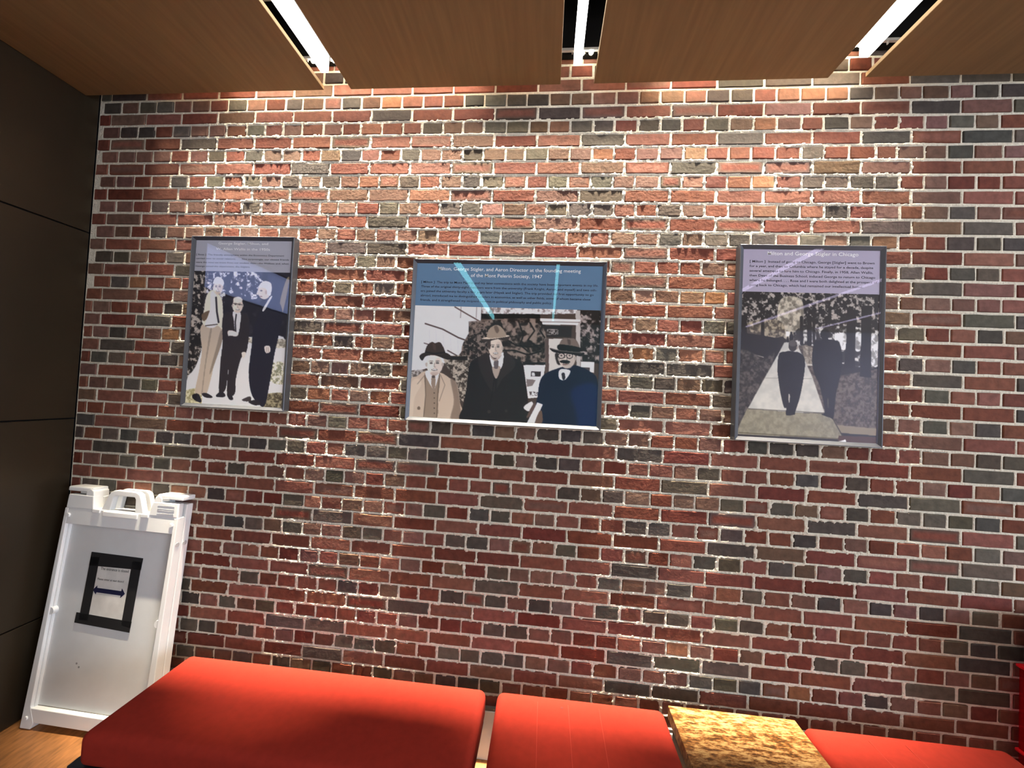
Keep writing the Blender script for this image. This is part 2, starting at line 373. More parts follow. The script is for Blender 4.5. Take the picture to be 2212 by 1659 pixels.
# mortar: proud and lumpy in the joints, cut back behind the bricks
gs = 0.005
mxs, mzs = np.arange(XL, 2.35, gs), np.arange(0.20, 3.45, gs)
cover = np.zeros((len(mzs), len(mxs)))
_X, _Z = np.meshgrid(mxs, mzs)
creep = (vnoise(_X, _Z, 0.014, 21) - 0.5) * 0.014 * np.clip((_X + 2.3) / 0.6, 0.1, 1) * np.clip((1.75 - _X) / 0.2, 0.1, 1) * np.clip((3.16 - _Z) / 0.08, 0.2, 1)
for xa, xb, za, zb, hd, cl in bricks:
    i0, i1 = int(np.searchsorted(mxs, xa + 0.0006)), int(np.searchsorted(mxs, xb - 0.0006))
    j0, j1 = int(np.searchsorted(mzs, za + 0.0006)), int(np.searchsorted(mzs, zb - 0.0006))
    if i1 > i0 and j1 > j0:
        gx, gz = mxs[i0:i1], mzs[j0:j1]
        ins_ = np.minimum(np.minimum(gx - xa, xb - gx)[None, :], np.minimum(gz - za, zb - gz)[:, None])
        cover[j0:j1, i0:i1] = ins_ > creep[j0:j1, i0:i1]
def mortar_y(X, Z):
    rough = np.clip((X + 2.3) / 0.6, 0.0, 1) * np.clip((1.75 - X) / 0.2, 0.0, 1) * np.clip((3.16 - Z) / 0.08, 0.0, 1)
    n = vnoise(X, Z, 0.016, 3) * 0.55 + vnoise(X, Z, 0.007, 4) * 0.45
    patch = np.clip(vnoise(X, Z, 0.22, 9) * 1.6 - 0.2, 0.25, 1)
    joint = 0.0012 - rough * patch * (0.0012 + 0.0085 * (n - 0.25))
    return np.where(cover > 0, 0.0075, joint)
link('mortar_bed', grid_mesh('mortar_bed', mxs, mzs, mortar_y), m_mortar, wall)
def hidden(x, y):
    for r in ((405, 515, 628, 880), (890, 565, 1300, 915), (1595, 535, 1905, 955)):
        if r[0] < x < r[2] and r[1] < y < r[3]: return True
    return not (0 < x < 2205 and 185 < y) or (y > 1400 + 0.118 * (x - 400)) or (x < 400 and y > 1060)
score = []
for n, b in enumerate(bricks):
    cx, cz = (b[0] + b[1]) / 2, (b[2] + b[3]) / 2
    p = px(cx, 0, cz); q0 = px(b[0], 0, b[2]); q1 = px(b[1], 0, b[3])
    score.append(0 if hidden(*p) else abs(q1[0] - q0[0]) * abs(q1[1] - q0[1]))
order = sorted(range(len(bricks)), key=lambda n: -score[n])
single = set(order[:300])
V, F, K = [], [], []
for n, b in enumerate(bricks):
    v, f, k = brick_geo(*b)
    if n in single:
        link('brick', mesh_from('brick', v, f, k), m_brick, wall)
    else:
        s = len(V); V += v; F += [tuple(t + s for t in q) for q in f]; K += k
o = link('brick_courses', mesh_from('brick_courses', V, F, K), m_brick, wall); o['kind'] = 'stuff'

# white baseboard with a thin grey ledge where the brick starts
bb = box('baseboard_back', XL, XR, -0.016, 0.002, 0.0, 0.222, m_white, bev=0.003)
tag(bb, 'tall white baseboard along the foot of the brick wall', 'baseboard', kind='structure')
box('ledge', XL, XR, -0.012, 0.004, 0.222, 0.238, m_gray, bb, bev=0.002)

# ------------------------------------------------------------------ ceiling lights
names = ['glowing white linear light in the ceiling slot above the narrow framed photograph', 'glowing white linear light in the ceiling slot above the wide framed photograph',
         'glowing white linear light in the ceiling slot above the framed path photograph']
for i, s in enumerate(SLOTS):
    x = (s[0] + s[1]) / 2 - 0.006
    t = empty('linear_light', (x, -0.166, PANEL_Z))
    tag(t, names[i] if i < 3 else ['glowing white linear light in the first ceiling slot beyond the right edge', 'glowing white linear light in the middle ceiling slot beyond the right edge', 'glowing white linear light in the ceiling slot nearest the pale right wall'][i - 3], 'ceiling light', 'linear lights in the ceiling slots')
    bm = bmesh.new(); add_box(bm, -0.018, 0.018, -5.6, 0.0, 0.002, 0.082, 0.003)
    from_bm('diffuser', bm, m_led, t)
    bm = bmesh.new(); add_box(bm, -0.014, 0.014, -5.6, -0.004, 0.082, 0.10)
    for y in (-0.3, -2.0, -4.0): add_box(bm, -0.003, 0.003, y - .003, y + .003, 0.10, 0.64)
    from_bm('housing', bm, m_alu, t)
# warm wall-wash strips on a thin rail in the gap between the panels and the wall
t = empty('wall_wash_rail', (0, -0.058, 3.345)); tag(t, 'thin white rail of small warm lamps above the gap at the brick wall', 'light rail')
bm = bmesh.new(); add_box(bm, XL + 0.05, 3.2, -0.006, 0.006, 0.0, 0.012)
for x in np.arange(XL + 0.2, 3.1, 0.06): add_box(bm, float(x), float(x) + 0.004, -0.004, 0.004, -0.012, 0.002)
from_bm('rail', bm, m_alu, t)
WASH = [(-1.72, -0.40), (0.46, 1.34)]
sph = bmesh.new(); bmesh.ops.create_uvsphere(sph, u_segments=10, v_segments=6, radius=0.011)
sme = bpy.data.meshes.new('lamp'); sph.to_mesh(sme); sph.free(); sme.materials.append(m_lamp)
for a, b in WASH:
    for x in np.arange(a, b + 0.01, 0.12):
        o = bpy.data.objects.new('lamp', sme); C.objects.link(o); o.parent = t; o.location = (float(x), 0, -0.008)
for x in (0.10, 0.14, 1.19, 1.27, 1.32, -1.13, -1.06):
    o = bpy.data.objects.new('lamp', sme); C.objects.link(o); o.parent = t; o.location = (x, 0, -0.008)
for i, (a, b) in enumerate(WASH):
    al = bpy.data.lights.new('wall_wash', 'AREA'); al.shape = 'RECTANGLE'; al.size = b - a; al.size_y = 0.012
    al.color = WASH_COL; al.energy = WASH_POWER * (b - a); al.spread = math.radians(100)
    ao = bpy.data.objects.new('wall_wash_light', al); C.objects.link(ao); ao.location = ((a + b) / 2, -0.058, 3.318)
for a, b, k in ((-2.12, 1.62, 0.30), (-1.92, 1.40, 0.38), (-1.70, 1.16, 0.32)):
    al = bpy.data.lights.new('wall_wash', 'AREA'); al.shape = 'RECTANGLE'; al.size = b - a; al.size_y = 0.012
    al.color = WASH_COL; al.energy = WASH_BEAM * k * (b - a); al.spread = math.radians(21)
    ao = bpy.data.objects.new('wall_wash_light', al); C.objects.link(ao); ao.location = ((a + b) / 2, -0.058, 3.317)

# ------------------------------------------------------------------ framed photographs
m_frame = mat('grey_anodised_frame', (84, 87, 95), rough=0.4, metal=0.55)
m_print = mat('photo_print', rough=0.55, spec=0.3, attr='Col')
m_ink_w = mat('white_lettering', (252, 252, 252), rough=0.6)
m_ink_b = mat('dark_lettering', (34, 30, 44), rough=0.6)
def glass_mat(name, tint, fac):
    m = bpy.data.materials.new(name); m.use_nodes = True
    N, Lk = m.node_tree.nodes, m.node_tree.links
    N.remove(N['Principled BSDF'])
    tr = N.new('ShaderNodeBsdfTransparent'); gl = N.new('ShaderNodeBsdfGlossy'); mx = N.new('ShaderNodeMixShader'); mx.inputs['Fac'].default_value = fac
    gl.inputs['Color'].default_value = (*tint, 1); gl.inputs['Roughness'].default_value = 0.02
    Lk.new(tr.outputs['BSDF'], mx.inputs[1]); Lk.new(gl.outputs['BSDF'], mx.inputs[2])
    Lk.new(mx.outputs['Shader'], N['Material Output'].inputs['Surface'])
    return m

m_clear = bpy.data.materials.new('clear_glass_body'); m_clear.use_nodes = True
_n = m_clear.node_tree.nodes; _n.remove(_n['Principled BSDF']); _t = _n.new('ShaderNodeBsdfTransparent')
m_clear.node_tree.links.new(_t.outputs['BSDF'], _n['Material Output'].inputs['Surface'])
def text_mesh(lines, m, parent, name, y):
    """lines: (text, x0, x1, z_base, cap height, weight); each line is fitted to its measured width"""
    V, F = [], []
    for txt, x0, x1, zb, hgt, off in lines:
        cu = bpy.data.curves.new('txt', 'FONT'); cu.body = txt; cu.resolution_u = 2; cu.offset = off; cu.size = 1.0
        ob = bpy.data.objects.new('txt', cu); C.objects.link(ob)
        dg = bpy.context.evaluated_depsgraph_get()
        me = bpy.data.meshes.new_from_object(ob.evaluated_get(dg))
        vs_ = np.array([v.co[:] for v in me.vertices])
        a, b = vs_[:, 0].min(), vs_[:, 0].max()
        s = len(V)
        V += [(x0 + (v[0] - a) / (b - a) * (x1 - x0), y, zb + v[1] * hgt / 0.70) for v in vs_]
        F += [tuple(i + s for i in p.vertices) for p in me.polygons]
        bpy.data.objects.remove(ob); bpy.data.curves.remove(cu); bpy.data.meshes.remove(me)
    me = bpy.data.meshes.new(name); me.from_pydata(V, [], F); me.update()
    return link(name, me, m, parent)

class Painter:
    """flat print content: colours on the vertices of a fine grid, drawn in the print's own plane"""
    def __init__(s, corners, W, H, seed):
        # corners: print's TL, TR, BR, BL in drawing units
        src = [(0, 0), (1, 0), (1, 1), (0, 1)]
        A, B = [], []
        for (u, v), (x, y) in zip(src, corners):
            A += [[u, v, 1, 0, 0, 0, -x * u, -x * v], [0, 0, 0, u, v, 1, -y * u, -y * v]]; B += [x, y]
        h = np.append(np.linalg.solve(np.array(A, float), np.array(B, float)), 1).reshape(3, 3)
        U, Vv = np.meshgrid(np.linspace(0, 1, W), np.linspace(0, 1, H))
        q = np.stack([U, Vv, np.ones_like(U)], -1) @ h.T
        s.X, s.Y = q[..., 0] / q[..., 2], q[..., 1] / q[..., 2]
        s.W, s.H = W, H; s.img = np.zeros((H, W, 3)); s.seed = seed; s.px = abs(corners[1][0] - corners[0][0]) / W
    def fbm(s, cell, seed, octaves=3):
        out = np.zeros_like(s.X); amp = 1; tot = 0
        for o in range(octaves):
            out += amp * vnoise(s.X, s.Y, cell / 2 ** o, s.seed * 31 + seed * 7 + o); tot += amp; amp *= 0.6
        return out / tot
    def blur(s, m, n):
        for _ in range(n):
            p = np.pad(m, 1, mode='edge'); m = (p[:-2, 1:-1] + p[2:, 1:-1] + p[1:-1, :-2] + p[1:-1, 2:] + 4 * m) / 8
        return m
    def smooth(s, pts, n=5):
        P = np.array(pts, float); out = []
        for i in range(len(P)):
            p0, p1, p2, p3 = P[i - 1], P[i], P[(i + 1) % len(P)], P[(i + 2) % len(P)]
            for t in np.linspace(0, 1, n, endpoint=False):
                out.append(0.5 * (2 * p1 + (p2 - p0) * t + (2 * p0 - 5 * p1 + 4 * p2 - p3) * t * t + (3 * p1 - p0 - 3 * p2 + p3) * t ** 3))
        return out
    def mask(s, pts, soft=1):
        P = np.array(pts); inside = np.zeros(s.X.shape, bool); j = len(P) - 1
        for i in range(len(P)):
            (xi, yi), (xj, yj) = P[i], P[j]
            if yi != yj:
                inside ^= ((yi > s.Y) != (yj > s.Y)) & (s.X < (xj - xi) * (s.Y - yi) / (yj - yi) + xi)
            j = i
        return s.blur(inside.astype(float), soft)
    def put(s, m, col, a=1.0):
        c = np.asarray(col, float)
        if c.ndim == 1: c = c[None, None, :]
        s.img = s.img * (1 - m[..., None] * a) + c * (m[..., None] * a)
    def poly(s, pts, col, sm=True, soft=1, a=1.0): s.put(s.mask(s.smooth(pts) if sm else pts, soft), col, a)
    def ell(s, cx, cy, rx, ry, col, rot=0, soft=1, a=1.0):
        t = np.linspace(0, 2 * math.pi, 28, endpoint=False); c, w = math.cos(rot), math.sin(rot)
        s.put(s.mask([(cx + rx * math.cos(q) * c - ry * math.sin(q) * w, cy + rx * math.cos(q) * w + ry * math.sin(q) * c) for q in t], soft), col, a)
    def line(s, pts, w, col, a=1.0, soft=1):
        m = np.zeros_like(s.X)
        for (x0, y0), (x1, y1) in zip(pts, pts[1:]):
            dx, dy = x1 - x0, y1 - y0; L2 = dx * dx + dy * dy + 1e-9
            t = np.clip(((s.X - x0) * dx + (s.Y - y0) * dy) / L2, 0, 1)
            d = np.hypot(s.X - x0 - t * dx, s.Y - y0 - t * dy)
            m = np.maximum(m, np.clip((w / 2 - d) / s.px + 0.5, 0, 1))
        s.put(s.blur(m, soft), col, a)
    def mottle(s, pts, lo, hi, cell, seed, thr=0.5, hard=6, sm=True, soft=2):
        n = 1 / (1 + np.exp(-(s.fbm(cell, seed) - thr) * hard * 4))
        s.put(s.mask(s.smooth(pts) if sm else pts, soft), np.asarray(lo) * (1 - n[..., None]) + np.asarray(hi) * n[..., None])
    def face(s, cx, cy, rx, ry, tone, tilt=0.0, smile=True):
        k = np.array(tone, float)
        s.ell(cx, cy, rx, ry, k, tilt)
        s.ell(cx + rx * .45, cy + ry * .1, rx * .5, ry * .75, k * .86, tilt, 10, .6)         # shaded cheek
        s.ell(cx, cy + ry * .8, rx * .55, ry * .22, k * .85, tilt, 3, .6)
        for sx in (-.4, .36):
            s.ell(cx + rx * sx, cy - ry * .12, rx * .2, ry * .09, k * .35, tilt, 1, .9)
            s.ell(cx + rx * sx, cy - ry * .3, rx * .26, ry * .05, k * .45, tilt, 1, .8)
        s.line([(cx, cy - ry * .1), (cx - rx * .04, cy + ry * .24), (cx + rx * .12, cy + ry * .27)], rx * .1, k * .62, .8)
        if smile:
            s.ell(cx, cy + ry * .52, rx * .38, ry * .1, k * .45, tilt); s.ell(cx, cy + ry * .5, rx * .3, ry * .05, (240, 235, 230), tilt)
        else: s.ell(cx, cy + ry * .52, rx * .3, ry * .05, k * .45, tilt)
        for sx in (-1, 1): s.ell(cx + rx * sx * .98, cy + ry * .02, rx * .14, ry * .2, k * .8, tilt)
    def build(s, name, parent, x0, x1, z0, z1, y):
        xs = np.linspace(x0, x1, s.W); zs = np.linspace(z1, z0, s.H)
        me = grid_mesh(name, xs, zs, lambda X, Z: np.full_like(X, y))
        me.flip_normals()
        a = np.ones((s.H * s.W, 4), np.float32); a[:, :3] = np.clip(lin(np.clip(s.img, 0, 255)) * 1.6, 0, 0.95).reshape(-1, 3)
        ca = me.color_attributes.new('Col', 'FLOAT_COLOR', 'POINT'); ca.data.foreach_set('color', a.ravel())
        return link(name, me, m_print, parent)

def framed(label, x0, x1, z0, z1, split, cap_col, glass_tint, painter, title, body):
    xc = (x0 + x1) / 2
    t = empty('framed_photograph', (xc, -0.004, z0)); tag(t, label, 'picture', 'framed photographs on the brick wall')
    w, h = (x1 - x0) / 2, z1 - z0
    DEP, LIP, REC = 0.041, 0.0185, 0.010
    # four mitred rails: outer side, narrow front edge, slope down to the print
    prof = [(0.0, 0.0), (0.0, -DEP + 0.0015), (0.0015, -DEP), (0.0035, -DEP), (LIP, -DEP + REC), (LIP, 0.0)]   # (inset, y)
    cor = [(-w, 0), (w, 0), (w, h), (-w, h)]
    inw = [(1, 1), (-1, 1), (-1, -1), (1, -1)]
    for i in range(4):
        j = (i + 1) % 4
        A = [(cor[i][0] + d * inw[i][0], y, cor[i][1] + d * inw[i][1]) for d, y in prof]
        B = [(cor[j][0] + d * inw[j][0], y, cor[j][1] + d * inw[j][1]) for d, y in prof]
        n = len(prof); bm = bmesh.new()
        va = [bm.verts.new(p) for p in A]; vb = [bm.verts.new(p) for p in B]
        for k in range(n): bm.faces.new((va[k], va[(k + 1) % n], vb[(k + 1) % n], vb[k]))
        bm.faces.new(va); bm.faces.new(vb)
        from_bm('frame_rail', bm, m_frame, t)
    yp = -DEP + REC + 0.001
    box('backing', -w + LIP - .002, w - LIP + .002, yp + 0.002, yp + 0.01, LIP - .002, h - LIP + .002, m_black, t)
    sp = split - z0
    cap = box('caption_panel', -w + LIP - .001, w - LIP + .001, yp, yp + 0.002, sp, h - LIP + .001, mat('caption_print', cap_col, rough=0.55, spec=0.3), t)
    painter.build('photo_print', t, -w + LIP - .001, w - LIP + .001, LIP - .001, sp, yp)
    text_mesh([(s, a - xc, b - xc, z - z0, hh, o_) for s, a, b, z, hh, o_ in title], m_ink_w, cap, 'title_lettering', yp - 0.0004)
    text_mesh([(s, a - xc, b - xc, z - z0, hh, o_) for s, a, b, z, hh, o_ in body], m_ink_b, cap, 'text_lettering', yp - 0.0004)
    g = box('glass_pane', -w + LIP * .8, w - LIP * .8, yp - 0.0045, yp - 0.0025, LIP * .8, h - LIP * .8, glass_mat('picture_glass', glass_tint, 0.045 if w > 0.4 else 0.030), t)
    g.data.materials.append(m_clear)
    for p in g.data.polygons: p.material_index = 0 if p.normal.y < -0.5 else 1
    return t

# --- narrow picture: three men on a garden path
P = Painter([(190, 392), (1020, 410), (955, 1560), (120, 1515)], 222, 300, 1)
P.put(np.ones_like(P.X), (22, 18, 26))
P.mottle([(300, 395), (760, 395), (740, 620), (640, 720), (420, 700), (280, 560)], (26, 22, 30), (205, 205, 215), 30, 1, .60, 7)
P.mottle([(430, 690), (1000, 640), (1000, 960), (700, 980), (430, 900)], (16, 13, 20), (44, 38, 44), 40, 2, .6, 4)
P.mottle([(120, 1290), (240, 1000), (700, 955), (1000, 1000), (1000, 1570), (110, 1530)], (196, 202, 206), (228, 232, 234), 90, 3, .5, 2)
P.mottle([(850, 1190), (990, 1180), (990, 1350), (850, 1330)], (120, 120, 96), (226, 222, 200), 16, 4, .5, 5)
P.mottle([(800, 1450), (980, 1440), (980, 1570), (790, 1560)], (70, 62, 44), (150, 140, 110), 16, 5, .5, 5)
P.mottle([(110, 1420), (240, 1400), (260, 1530), (110, 1530)], (150, 140, 100), (205, 200, 170), 16, 15, .5, 4)
P.mottle([(640, 960), (990, 980), (990, 1040), (900, 1050), (690, 1010)], (120, 112, 96), (205, 200, 186), 18, 16, .5, 4)
P.mottle([(130, 380), (300, 380), (290, 640), (280, 950), (220, 1180), (150, 1280), (120, 1260)], (30, 27, 26), (170, 160, 150), 26, 6, .58, 7)
P.poly([(985, 470), (1012, 470), (960, 740), (928, 740), (940, 620)], (128, 116, 92))
# man in the pale jacket
P.poly([(262, 850), (400, 845), (442, 900), (430, 1010), (372, 1180), (345, 1300), (305, 1445), (270, 1440), (205, 1435), (240, 1240), (262, 1060), (250, 960)], (178, 164, 146))
P.poly([(330, 900), (345, 905), (300, 1180), (270, 1430), (262, 1430), (290, 1180)], (120, 106, 92), soft=2, a=.6)
P.poly([(425, 900), (440, 980), (360, 1220), (330, 1260), (390, 1030)], (118, 104, 90), soft=2, a=.7)
P.poly([(272, 760), (296, 610), (345, 556), (400, 590), (436, 660), (440, 880), (400, 862), (300, 866), (262, 830)], (206, 202, 186))
P.poly([(262, 760), (330, 730), (320, 780), (280, 820), (260, 800)], (96, 78, 58))
P.poly([(335, 580), (380, 600), (392, 850), (290, 860), (330, 720)], (232, 230, 224))
P.line([(380, 620), (388, 740), (404, 830)], 16, (30, 26, 32))
P.line([(292, 860), (392, 848)], 9, (48, 40, 40))
P.face(396, 535, 42, 60, (214, 200, 188), .25)
P.poly([(352, 500), (372, 452), (410, 446), (445, 480), (440, 520), (410, 500), (372, 500)], (232, 230, 228))
P.poly([(185, 1445), (235, 1440), (264, 1500), (240, 1510), (190, 1480)], (24, 20, 26)); P.poly([(265, 1440), (300, 1430), (355, 1460), (345, 1474), (290, 1468)], (34, 28, 30))
# short man in the dark suit
P.poly([(440, 790), (530, 742), (600, 748), (668, 800), (662, 1000), (640, 1100), (600, 1140), (560, 1300), (548, 1440), (482, 1440), (496, 1200), (470, 1400), (412, 1420), (425, 1150), (440, 1000)], (34, 27, 27))
P.poly([(528, 742), (592, 750), (588, 860), (572, 930), (546, 900), (536, 820)], (226, 226, 228))
P.line([(556, 765), (548, 830), (556, 970)], 13, (34, 30, 34))
P.poly([(486, 905), (520, 900), (574, 925), (560, 950), (510, 945), (488, 945)], (216, 206, 198)); P.poly([(606, 1090), (640, 1086), (640, 1110), (618, 1140)], (206, 196, 188))
P.face(567, 688, 45, 64, (216, 202, 190), .05)
P.ell(568, 640, 40, 26, (222, 208, 196)); P.line([(528, 670), (606, 682)], 6, (60, 54, 54))
P.poly([(388, 1450), (425, 1420), (465, 1440), (460, 1465), (400, 1468)], (26, 22, 26)); P.poly([(482, 1445), (520, 1450), (536, 1485), (505, 1488)], (26, 22, 26))
# tall man in the black suit
P.poly([(760, 740), (795, 660), (860, 615), (930, 668), (958, 780), (930, 920), (890, 1100), (858, 1300), (808, 1540), (745, 1512), (690, 1430), (668, 1260), (690, 1040), (705, 900), (730, 820)], (17, 15, 28))
P.poly([(782, 725), (845, 620), (862, 620), (800, 728)], (222, 224, 230))
P.ell(795, 568, 55, 68, (206, 194, 184), -.1); P.poly([(742, 600), (730, 585), (752, 560)], (206, 194, 184))
P.poly([(748, 530), (775, 488), (820, 482), (858, 510), (852, 600), (826, 590), (812, 545), (775, 535)], (224, 222, 220))
P.ell(770, 562, 9, 6, (60, 50, 50)); P.ell(766, 612, 14, 5, (120, 90, 84)); P.ell(812, 575, 9, 18, (176, 160, 150))
P.poly([(802, 1040), (845, 1032), (852, 1080), (815, 1092)], (206, 196, 190)); P.line([(820, 1045), (822, 1088)], 3, (110, 96, 90)); P.line([(834, 1045), (838, 1086)], 3, (110, 96, 90))
P.poly([(612, 1488), (680, 1460), (690, 1500), (640, 1504)], (52, 44, 44)); P.poly([(668, 1508), (740, 1490), (772, 1528), (720, 1536)], (30, 25, 28))
framed('narrow grey framed photograph of three standing men, nearest the bronze wall', -1.848, -1.289, 1.570, 2.446, 2.268, (184, 185, 197), (0.72, 0.74, 1.0), P,
       [('George Stigler, Milton, and', -1.706, -1.435, 2.407, .0125, .004), ('W. Allen Wallis in the 1950s', -1.718, -1.423, 2.378, .0125, .004)],
       [('[ Rose ]  The friendly atmosphere within the Economics Department', -1.825, -1.345, 2.349, .0085, .006), ('carried over to social relations. . . . Not surprisingly, our closest friends', -1.825, -1.318, 2.329, .0085, .006),
        ('were the ones we knew from our student days\u2014the Wallises and, when', -1.825, -1.318, 2.309, .0085, .006), ('George joined the department, the Stiglers.', -1.825, -1.524, 2.289, .0085, .006)])

# --- wide picture: three men in hats and overcoats
P = Painter([(172, 488), (1835, 545), (1785, 1560), (118, 1465)], 420, 268, 2)
P.put(np.ones_like(P.X), (66, 52, 46))
P.poly([(110, 480), (765, 500), (762, 640), (655, 645), (655, 800), (560, 935), (430, 1000), (110, 1090)], (222, 224, 230), sm=False)
n = P.fbm(60, 1); P.put(P.mask([(110, 480), (765, 500), (655, 800), (560, 935), (110, 1090)], 3), (190, 190, 196), .35)
for x in (300, 360, 425, 490, 555, 620): P.line([(x, 690 + (x - 300) * .34), (x + 6, 860 + (x - 300) * .3)], 3, (150, 140, 140), .5)
for x in (585, 725): P.line([(x, 505), (x - 5, 600)], 7, (120, 105, 100), .8)
P.line([(265, 650), (420, 700), (560, 775), (740, 840)], 13, (74, 58, 54)); P.line([(255, 822), (400, 865)], 9, (74, 58, 54)); P.line([(530, 505), (640, 570), (742, 628)], 12, (90, 74, 70)); P.line([(465, 888), (560, 940)], 11, (70, 56, 54))
P.line([(655, 640), (655, 720), (690, 790)], 5, (90, 76, 72)); P.line([(655, 636), (1100, 604)], 7, (120, 104, 96))
P.mottle([(770, 505), (1300, 520), (1620, 535), (1620, 570), (1290, 575), (770, 570)], (120, 108, 106), (232, 230, 234), 34, 2, .42, 5, sm=False)
P.poly([(765, 566), (1290, 572), (1290, 612), (765, 612)], (14, 11, 12), sm=False)
P.mottle([(660, 640), (1100, 606), (1340, 620), (1345, 1000), (1000, 1010), (640, 900)], (26, 19, 17), (134, 116, 106), 44, 3, .52, 5, sm=False)
for pts in ([(1100, 640), (1140, 760), (1110, 840), (1180, 900)], [(1200, 650), (1240, 720), (1180, 800), (1290, 880)], [(1000, 800), (1080, 850), (1200, 860), (1330, 840)], [(960, 890), (1060, 890), (1180, 930), (1300, 900)], [(1320, 640), (1290, 720), (1330, 780)]):
    P.line(pts, 13, (16, 12, 11))
P.mottle([(590, 890), (640, 760), (720, 690), (830, 700), (850, 920), (700, 980)], (30, 22, 20), (120, 104, 96), 18, 4, .55, 6)
P.mottle([(1640, 545), (1835, 545), (1820, 1010), (1640, 1000)], (26, 19, 18), (160, 146, 142), 40, 5, .58, 6, sm=False)
P.mottle([(430, 960), (560, 930), (660, 960), (640, 1250), (590, 1330), (500, 1100)], (52, 42, 36), (176, 164, 150), 20, 6, .5, 5)
P.mottle([(118, 1070), (270, 1060), (270, 1110), (118, 1160)], (86, 76, 70), (170, 164, 160), 18, 7, .5, 5)
P.poly([(440, 935), (640, 940), (640, 975), (440, 965)], (28, 20, 19), sm=False)
P.poly([(1605, 545), (1648, 545), (1645, 1060), (1612, 1060)], (176, 168, 164), sm=False)
P.poly([(1290, 612), (1648, 622), (1645, 640), (1632, 645), (1625, 672), (1312, 664), (1305, 638), (1290, 632)], (222, 216, 214), sm=False)
P.line([(1296, 640), (1640, 648)], 5, (70, 56, 54))
P.poly([(1330, 675), (1575, 680), (1565, 778), (1345, 775)], (34, 25, 24), sm=False); P.mottle([(1350, 705), (1450, 705), (1450, 755), (1350, 755)], (40, 30, 28), (150, 140, 136), 12, 8, .5, 6, sm=False)
P.poly([(1330, 790), (1580, 790), (1560, 1110), (1340, 1110)], (196, 190, 184), sm=False); P.poly([(1330, 790), (1366, 790), (1366, 1110), (1336, 1110)], (82, 66, 62), sm=False)
P.poly([(1135, 992), (1335, 996), (1335, 1020), (1135, 1016)], (26, 20, 20), sm=False)
P.poly([(1140, 1020), (1335, 1020), (1320, 1110), (1300, 1300), (1180, 1310)], (226, 224, 226), sm=False)
P.poly([(1205, 1075), (1295, 1075), (1295, 1120), (1205, 1120)], (40, 32, 34), sm=False); P.poly([(1215, 1085), (1240, 1085), (1240, 1115), (1215, 1115)], (206, 206, 210), sm=False); P.poly([(1165, 1140), (1250, 1150), (1220, 1200), (1170, 1210)], (120, 108, 106), sm=False); P.mottle([(1190, 1250), (1270, 1255), (1260, 1290), (1195, 1290)], (70, 60, 60), (226, 224, 226), 14, 9, .5, 6, sm=False)
P.poly([(1648, 990), (1768, 995), (1765, 1090), (1648, 1075)], (216, 212, 212), sm=False); P.poly([(1660, 1040), (1730, 1044), (1728, 1075), (1660, 1068)], (70, 60, 62), sm=False)
# man in the light raincoat
P.poly([(112, 1480), (125, 1160), (190, 1112), (268, 1066), (400, 1082), (480, 1128), (548, 1185), (575, 1350), (584, 1490)], (188, 170, 152))
P.poly([(490, 1140), (548, 1190), (580, 1400), (584, 1490), (490, 1490), (520, 1330)], (110, 92, 80), soft=3, a=.75)
P.poly([(130, 1200), (190, 1130), (230, 1180), (170, 1300), (150, 1470), (118, 1470)], (206, 190, 172), soft=3, a=.6)
P.poly([(262, 1090), (392, 1090), (380, 1300), (368, 1480), (256, 1470), (270, 1280)], (140, 122, 106))
P.line([(262, 1090), (268, 1280), (250, 1470)], 7, (96, 80, 68)); P.line([(392, 1090), (375, 1290), (366, 1480)], 7, (96, 80, 68))
P.poly([(262, 1085), (300, 1062), (338, 1115), (386, 1088), (360, 1190), (338, 1225), (300, 1170)], (236, 234, 236))
P.poly([(322, 1110), (352, 1110), (356, 1190), (340, 1232), (318, 1185)], (138, 120, 106)); P.ell(338, 1118, 15, 12, (70, 58, 54))
for q in range(5): P.ell(345, 1260 + q * 44, 5, 6, (60, 48, 42))
P.ell(207, 1392, 15, 15, (110, 92, 78)); P.line([(195, 1180), (262, 1100)], 5, (120, 102, 88)); P.line([(400, 1100), (440, 1190), (390, 1330)], 5, (120, 102, 88))
P.face(347, 1008, 74, 92, (222, 208, 198)); P.ell(345, 1092, 40, 16, (170, 150, 138), 0, 3, .6)
P.poly([(212, 935), (260, 905), (350, 915), (440, 905), (492, 935), (478, 968), (430, 958), (348, 930), (270, 938), (238, 976)], (38, 26, 22))
P.poly([(268, 912), (280, 845), (322, 812), (352, 822), (392, 814), (422, 850), (438, 915), (352, 926)], (54, 39, 33)); P.line([(268, 902), (350, 915), (437, 905)], 14, (24, 16, 15)); P.poly([(330, 825), (352, 830), (360, 880), (340, 880)], (78, 60, 52), soft=3, a=.7)
# man in the middle, dark overcoat
P.poly([(582, 1510), (600, 1380), (632, 1220), (656, 1030), (700, 965), (790, 930), (838, 916), (960, 902), (1050, 950), (1130, 1005), (1160, 1180), (1185, 1400), (1180, 1540), (900, 1560)], (28, 20, 21))
P.poly([(740, 960), (836, 922), (880, 1130), (870, 1260), (770, 1100)], (40, 30, 30), soft=2); P.poly([(960, 905), (1050, 960), (1060, 1040), (960, 1130), (900, 1220), (930, 1050)], (42, 32, 32), soft=2)
P.line([(880, 1130), (862, 1270), (830, 1440)], 5, (12, 8, 10)); P.ell(832, 1425, 15, 15, (52, 40, 38)); P.ell(985, 1420, 13, 13, (46, 36, 35))
P.poly([(838, 925), (885, 970), (960, 905), (950, 1030), (905, 1060), (865, 1040)], (234, 234, 236)); P.poly([(862, 1040), (935, 1034), (896, 1140)], (162, 146, 134))
P.poly([(880, 980), (918, 980), (914, 1040), (898, 1052), (878, 1040)], (92, 82, 84))
